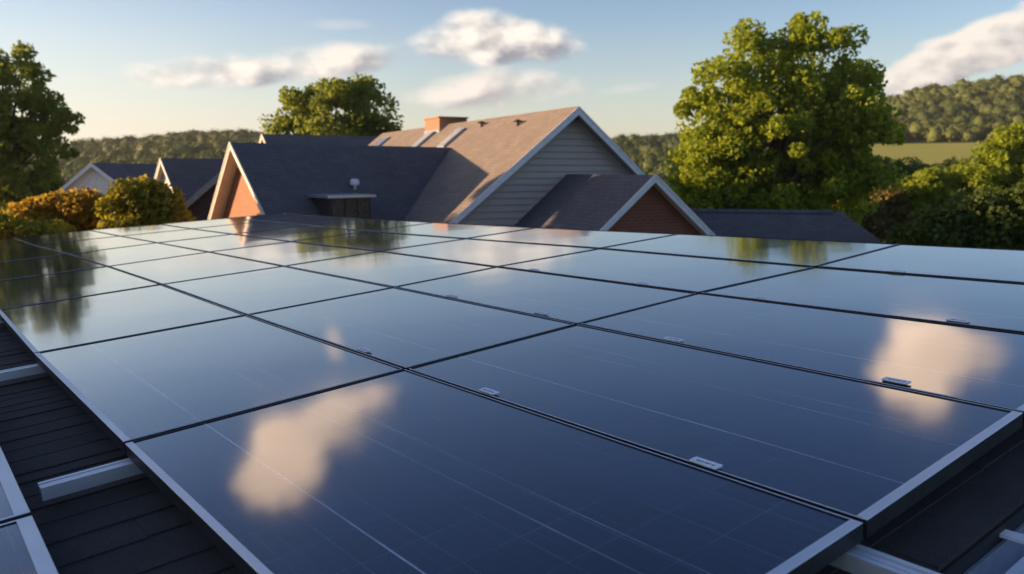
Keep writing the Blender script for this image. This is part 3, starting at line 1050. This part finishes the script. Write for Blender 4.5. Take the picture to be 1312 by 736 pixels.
# gutter along the near right edge, half-open trough with a rolled lip
GW = ROOF_W - 0.05
prof = [(-0.008, 0.0), (-0.008, -0.09), (-0.05, -0.115), (-0.125, -0.10), (-0.15, -0.03), (-0.158, 0.004), (-0.146, 0.010), (-0.139, -0.03), (-0.118, -0.09), (-0.05, -0.104), (-0.016, -0.084), (-0.016, 0.0)]
gut = MB().prism([pl(-0.5, V0 + a, GW + b) for a, b in prof], PU * 5.6).build('gutter', M_METAL, own)
for k in range(5):
    uu = 0.32 + k * 1.12
    MB().prism([pl(uu, V0 - 0.004, GW + 0.012), pl(uu, V0 - 0.156, GW + 0.014), pl(uu, V0 - 0.156, GW + 0.022), pl(uu, V0 - 0.004, GW + 0.020)], PU * 0.035).build('gutter_strap', M_TRIM, gut)
mb = MB().prism([pl(U0, V0 - 0.006, ROOF_W - 0.012), pl(U0, V0 + 0.012, ROOF_W - 0.012), pl(U0, V0 + 0.012, ROOF_W - 0.16), pl(U0, V0 - 0.006, ROOF_W - 0.16)], PU * (U1 - U0))
mb.build('fascia', M_GAP, own)

# ------------------------------------------------------------------ solar panels
NODE = {(1, 0): (1.005, -0.013), (1, 1): (0.992, 1.903), (1, 2): (0.989, 3.686), (1, 3): (1.01, 5.56), (1, 4): (1.008, 7.408), (1, 5): (0.978, 9.291), (1, 6): (0.895, 11.399),
        (2, 0): (1.909, 0.006), (2, 1): (1.935, 1.912), (2, 2): (1.964, 3.693), (2, 3): (1.969, 5.527), (2, 4): (1.967, 7.469), (2, 5): (1.949, 9.349),
        (3, 1): (2.816, 1.908), (3, 2): (2.838, 3.739), (3, 3): (2.874, 5.538), (3, 4): (2.82, 7.4), (3, 5): (2.825, 9.254),
        (4, 1): (3.819, 1.834), (4, 2): (3.848, 3.718), (4, 3): (3.791, 5.5), (5, 1): (4.884, 1.849), (5, 2): (4.785, 3.719), (5, 3): (4.688, 5.519),
        (0, 1): (-0.07, 1.887), (0, 2): (-0.087, 3.707), (0, 3): (-0.074, 5.515),
        (0, 0): (-0.045, -0.02), (0, 4): (-0.08, 7.39), (0, 5): (-0.09, 9.28), (0, 6): (-0.10, 11.38), (0, 7): (-0.11, 13.42),
        (1, 7): (0.908, 13.36), (2, 6): (1.93, 11.2), (2, 7): (1.924, 13.28), (3, 6): (2.84, 11.0), (3, 7): (2.871, 12.8), (3, 0): (2.83, 0.01),
        (4, 0): (3.835, 0.005), (4, 4): (3.745, 7.42), (4, 5): (3.79, 9.25), (4, 6): (3.83, 10.9), (4, 7): (3.848, 12.5),
        (5, 0): (4.95, 0.0), (5, 4): (4.64, 7.4), (5, 5): (4.62, 9.2), (5, 6): (4.66, 10.8), (5, 7): (4.70, 12.2)}
GAP = 0.009            # half the gap between neighbours
THK = 0.042


def inset(q, d):
    """move the four sides of a quad inwards by d[0..3]; sides 0-1, 1-2, 2-3, 3-0"""
    res = []
    ln = []
    for i in range(4):
        a, b = Vector(q[i]), Vector(q[(i + 1) % 4])
        dr = (b - a).normalized()
        nrm = Vector((-dr.y, dr.x))
        ln.append((a + nrm * d[i], dr))
    for i in range(4):
        (a, da), (b, db) = ln[i - 1], ln[i]
        den = da.x * db.y - da.y * db.x
        t = ((b.x - a.x) * db.y - (b.y - a.y) * db.x) / den
        res.append(a + da * t)
    return res


def solar_panel(q, lips, label, group, wh=0.0, lean=0.0):
    """q: four plane corners (u0v0, u1v0, u1v1, u0v1); lips: frame lip width on sides v0, u1, v1, u0"""
    o = inset(q, (GAP, GAP, GAP, GAP))
    i_ = inset(o, lips)
    cen = sum((Vector(p) for p in o), Vector((0, 0))) / 4
    tilt = lean + random.uniform(-0.0012, 0.0012), random.uniform(-0.0012, 0.0012)
    def P3(p, w):
        du, dv = p[0] - cen.x, p[1] - cen.y
        return pl(p[0], p[1], w + wh + du * tilt[0] + dv * tilt[1])
    t = empty('solar_panel', pl(cen.x, cen.y, wh - THK), label, 'solar panel', group)
    # frame: outer wall, top lip, inner drop to the glass, bottom
    mb = MB()
    oT = [P3(p, 0) for p in o]; oB = [P3(p, -THK) for p in o]
    ch = inset(o, (0.0015,) * 4)
    oC = [P3(p, 0.0) for p in ch]; oT = [P3(p, -0.0015) for p in o]
    iT = [P3(p, 0) for p in i_]; iB = [P3(p, -0.0045) for p in i_]
    ib2 = [P3(p, -THK) for p in i_]
    V_ = oT + oB + oC + iT + iB + ib2
    for k in range(4):
        j = (k + 1) % 4
        mb.mi += []
    faces, mi = [], []
    for k in range(4):
        j = (k + 1) % 4
        faces += [(4 + k, 4 + j, j, k), (k, j, 8 + j, 8 + k), (8 + k, 8 + j, 12 + j, 12 + k), (12 + k, 12 + j, 16 + j, 16 + k), (4 + j, 4 + k, 20 + k, 20 + j)]
        mi += [1, 0, 0 if lips[k] > 0.0055 else 1, 1, 1]
    b0 = len(mb.v)
    mb.v += [tuple(p) for p in V_]
    mb.f += faces; mb.mi += mi
    mb.build('frame', [M_ALU, M_ANOD_SHADE], t, uv=False)
    # glass laminate, with panel-space UVs in metres
    g = inset(i_, (-0.003,) * 4)
    me = bpy.data.meshes.new('glass')
    top = [P3(p, -0.0035) for p in g]; bot = [P3(p, -0.010) for p in g]
    loc = Vector(t.location)
    me.from_pydata([tuple(p - loc) for p in top + bot], [], [(0, 1, 2, 3), (7, 6, 5, 4), (0, 4, 5, 1), (1, 5, 6, 2), (2, 6, 7, 3), (3, 7, 4, 0)])
    uvl = me.uv_layers.new(name='UVMap')
    o0 = Vector(q[0]); 
    w_ = ((Vector(q[1]) - Vector(q[0])).length + (Vector(q[2]) - Vector(q[3])).length) / 2
    l_ = ((Vector(q[3]) - Vector(q[0])).length + (Vector(q[2]) - Vector(q[1])).length) / 2
    uvs = [(0.01, 0.01), (w_ - .01, 0.01), (w_ - .01, l_ - .01), (0.01, l_ - .01)]
    for poly in me.polygons:
        for li in poly.loop_indices:
            uvl.data[li].uv = uvs[me.loops[li].vertex_index % 4]
    me.materials.append(M_GLASS)
    go = bpy.data.objects.new('glass', me)
    COL.objects.link(go); go.parent = t
    return t


ORD = ['first', 'second', 'third', 'fourth', 'fifth', 'sixth', 'seventh', 'eighth']
SPECIAL = {(0, 0): 'nearest solar panel, front of the array, mirroring a peach cloud beside three bright cell lines',
           (1, 0): 'near right solar panel with a silver right edge, behind the nearest one',
           (0, 1): 'silver edged solar panel above the bare rail end, directly left of the nearest panel',
           (0, 6): 'solar panel at the far left corner of the array, beside the low green shrub',
           (4, 6): 'solar panel at the far back corner of the array below the left wing roof',
           (2, 0): 'right edge solar panel mirroring a peach cloud, two behind the nearest panel'}
for i in range(5):
    for j in range(7):
        q = [NODE[(i, j)], NODE[(i + 1, j)], NODE[(i + 1, j + 1)], NODE[(i, j + 1)]]
        v0 = 0.026 if j == 0 else 0.004
        u0 = 0.022 if i == 0 else 0.004
        u1 = 0.006 if i <= 1 and j <= 2 else 0.004
        lab = SPECIAL.get((i, j)) or '%s panel towards the houses in the %s slanting row from the near right end' % (ORD[i], ORD[j])
        solar_panel(q, (v0, u1, 0.004, u0), lab, 'solar panels of the main array', lean=(0, 0, -0.002, -0.0045, -0.0045)[i])
# second array at the lower left
q1 = [(-1.36, 1.497), (-0.362, 1.497), (-0.362, 3.34), (-1.36, 3.34)]
q2 = [(-1.36, -0.36), (-0.362, -0.36), (-0.362, 1.490), (-1.36, 1.490)]
solar_panel(q1, (0.01, 0.036, 0.01, 0.02), 'upper of two solar panels cut by the lower left edge', 'solar panels of the left array')
solar_panel(q2, (0.01, 0.036, 0.01, 0.02), 'lower of two solar panels in the bottom left corner', 'solar panels of the left array')

# ------------------------------------------------------------------ rails
def rail(label, a, dv, width_v, length, top=-0.046, hgt=0.04):
    """hollow aluminium rail with two slots; a = (u, v) start, dv = plane direction"""
    du = Vector(dv).normalized()
    sd = Vector((-du.y, du.x))
    t = empty('mounting_rail', pl(a[0], a[1], top - hgt), label, 'rail', 'aluminium rails under the panels')
    prof = [(0, 0), (0.010, 0), (0.010, -0.006), (0.016, -0.006), (0.016, -0.002), (0.026, -0.002), (0.026, -0.006), (0.032, -0.006), (0.032, 0), (0.042, 0), (0.042, -hgt), (0, -hgt)]
    s = width_v / 0.042
    d3 = PU * du.x + PV * du.y
    mb = MB().prism([pl(a[0] + sd.x * p * s, a[1] + sd.y * p * s, top + z) for p, z in prof], d3 * length)
    mb.build('rail_body', M_ALU, t, uv=False)
    # L-shaped feet and their bolts where the rail sits on the shingles
    k = 0.62
    while k < length:
        o2 = Vector((a[0] + du.x * k, a[1] + du.y * k)) - sd * 0.004
        e = du * 0.04
        def q(p, s_, z): return pl(p.x - sd.x * s_, p.y - sd.y * s_, z)
        fb = MB()
        fb.prism([q(o2, 0, top - 0.006), q(o2, 0.0035, top - 0.006), q(o2, 0.0035, ROOF_W + 0.017), q(o2, 0.048, ROOF_W + 0.017), q(o2, 0.048, ROOF_W + 0.012), q(o2, 0, ROOF_W + 0.012)], d3 * 0.04)
        ft = fb.build('foot', M_ALU, t, uv=False)
        c0 = q(o2 + du * 0.02, 0.028, ROOF_W + 0.0165)
        MB().tube([c0, c0 + PN * 0.007], [0.007, 0.007], 6).build('bolt', M_METAL, ft, uv=False)
        k += 1.2
    return t


rail('bare aluminium rail end poking left from under the panel seam above the black shingles', (-0.315, 1.80), (1, 0), 0.060, 5.0)
rail('aluminium rail running off the left edge below the pale panel corner', (-1.6, 3.60), (1, 0), 0.060, 6.2)
rail('aluminium rail end at the bottom right below the nearest panel corner', (0.985, -0.22), (0, 1), 0.055, 12.5)
rail('aluminium rail crossing the roof gap far left', (-1.6, 5.45), (1, 0), 0.060, 6.2)
# short stand-off feet of the rails on the shingles
# ------------------------------------------------------------------ clamps with small white tags
def clamp(u, v, label, L=0.085, group='white tagged clamps on the panel seams'):
    t = empty('panel_clamp', pl(u, v, 0), label, 'clamp', group)
    mb = MB()
    mb.box(pl(u - 0.004, v - L / 2, 0.0012), PU * 0.030, PV * L, PN * 0.0055)
    mb.build('tag', M_TAG, t, bevel=0.0012, uv=False)
    mb = MB()
    mb.box(pl(u - 0.0045, v - L * 0.46, -0.03), PU * 0.008, PV * (L * 0.92), PN * 0.031)
    mb.build('clip', M_ANOD_SHADE, t, uv=False)
    mb = MB()
    # dark worn print: a small lozenge and a few strokes
    x0 = L * 0.30
    for k, (a, w_) in enumerate(((0.30, 0.016), (0.12, 0.009), (-0.02, 0.013), (-0.16, 0.007), (-0.28, 0.010))):
        uu = u + 0.004 + 0.002 * (k % 2)
        mb.box(pl(uu, v + a * L, 0.0069), PU * (0.005 - 0.001 * (k % 2)), PV * -w_ * 0.8, PN * 0.0006)
    mb.build('print', M_INK, t, uv=False)
    return t


M_TAG = plain('white_tag', (0.90, 0.90, 0.91), 0.5, var=0.08, vscale=60)
M_INK = plain('worn_dark_print', (0.10, 0.10, 0.12), 0.6)
cl = [(1.010, 0.434, 'white tagged clamp nearest the viewer on the front seam'),
      (1.010, 1.38, 'white tagged clamp on the front seam beside the four panel crossing'),
      (1.010, 2.31, 'white tagged clamp above the small streak of mirrored cloud'),
      (1.950, 0.408, 'white tagged clamp in the peach cloud reflection near the right panel edge'),
      (1.945, 1.344, 'white tagged clamp right of the central crossing on the second seam'),
      (1.968, 2.228, 'white tagged clamp left of the central crossing on the second seam'),
      (1.975, 3.05, 'tiny clamp on the second seam above the middle panel'),
      (2.865, 0.609, 'white tagged clamp on the third seam near the right edge of the photo'),
      (2.83, 1.53, 'white tagged clamp on the third seam just right of the tree reflection'),
      (2.835, 2.35, 'white tagged clamp on the third seam left of the tree reflection'),
      (2.850, 3.35, 'white tagged clamp on the third seam in the pale cloud reflection'),
      (3.835, 1.35, 'small clamp on the fourth seam right of the tree reflection')]
for u, v, lb in cl:
    clamp(u, v, lb)

# ------------------------------------------------------------------ evening haze
mh = bpy.data.materials.new('haze_air')
mh.use_nodes = True
mh.node_tree.nodes.remove(mh.node_tree.nodes['Principled BSDF'])
pv_ = mh.node_tree.nodes.new('ShaderNodeVolumePrincipled')
pv_.inputs['Color'].default_value = (0.95, 0.93, 0.90, 1)
pv_.inputs['Density'].default_value = 0.00018
pv_.inputs['Anisotropy'].default_value = 0.3
mh.node_tree.links.new(pv_.outputs[0], mh.node_tree.nodes['Material Output'].inputs['Volume'])
hz = MB().box((-1510, -1510, -1.5), (3020, 0, 0), (0, 3020, 0), (0, 0, 75)).build('haze', mh, None, uv=False)
tagp(hz, 'thin warm evening haze in the valley air', None, None, 'stuff')
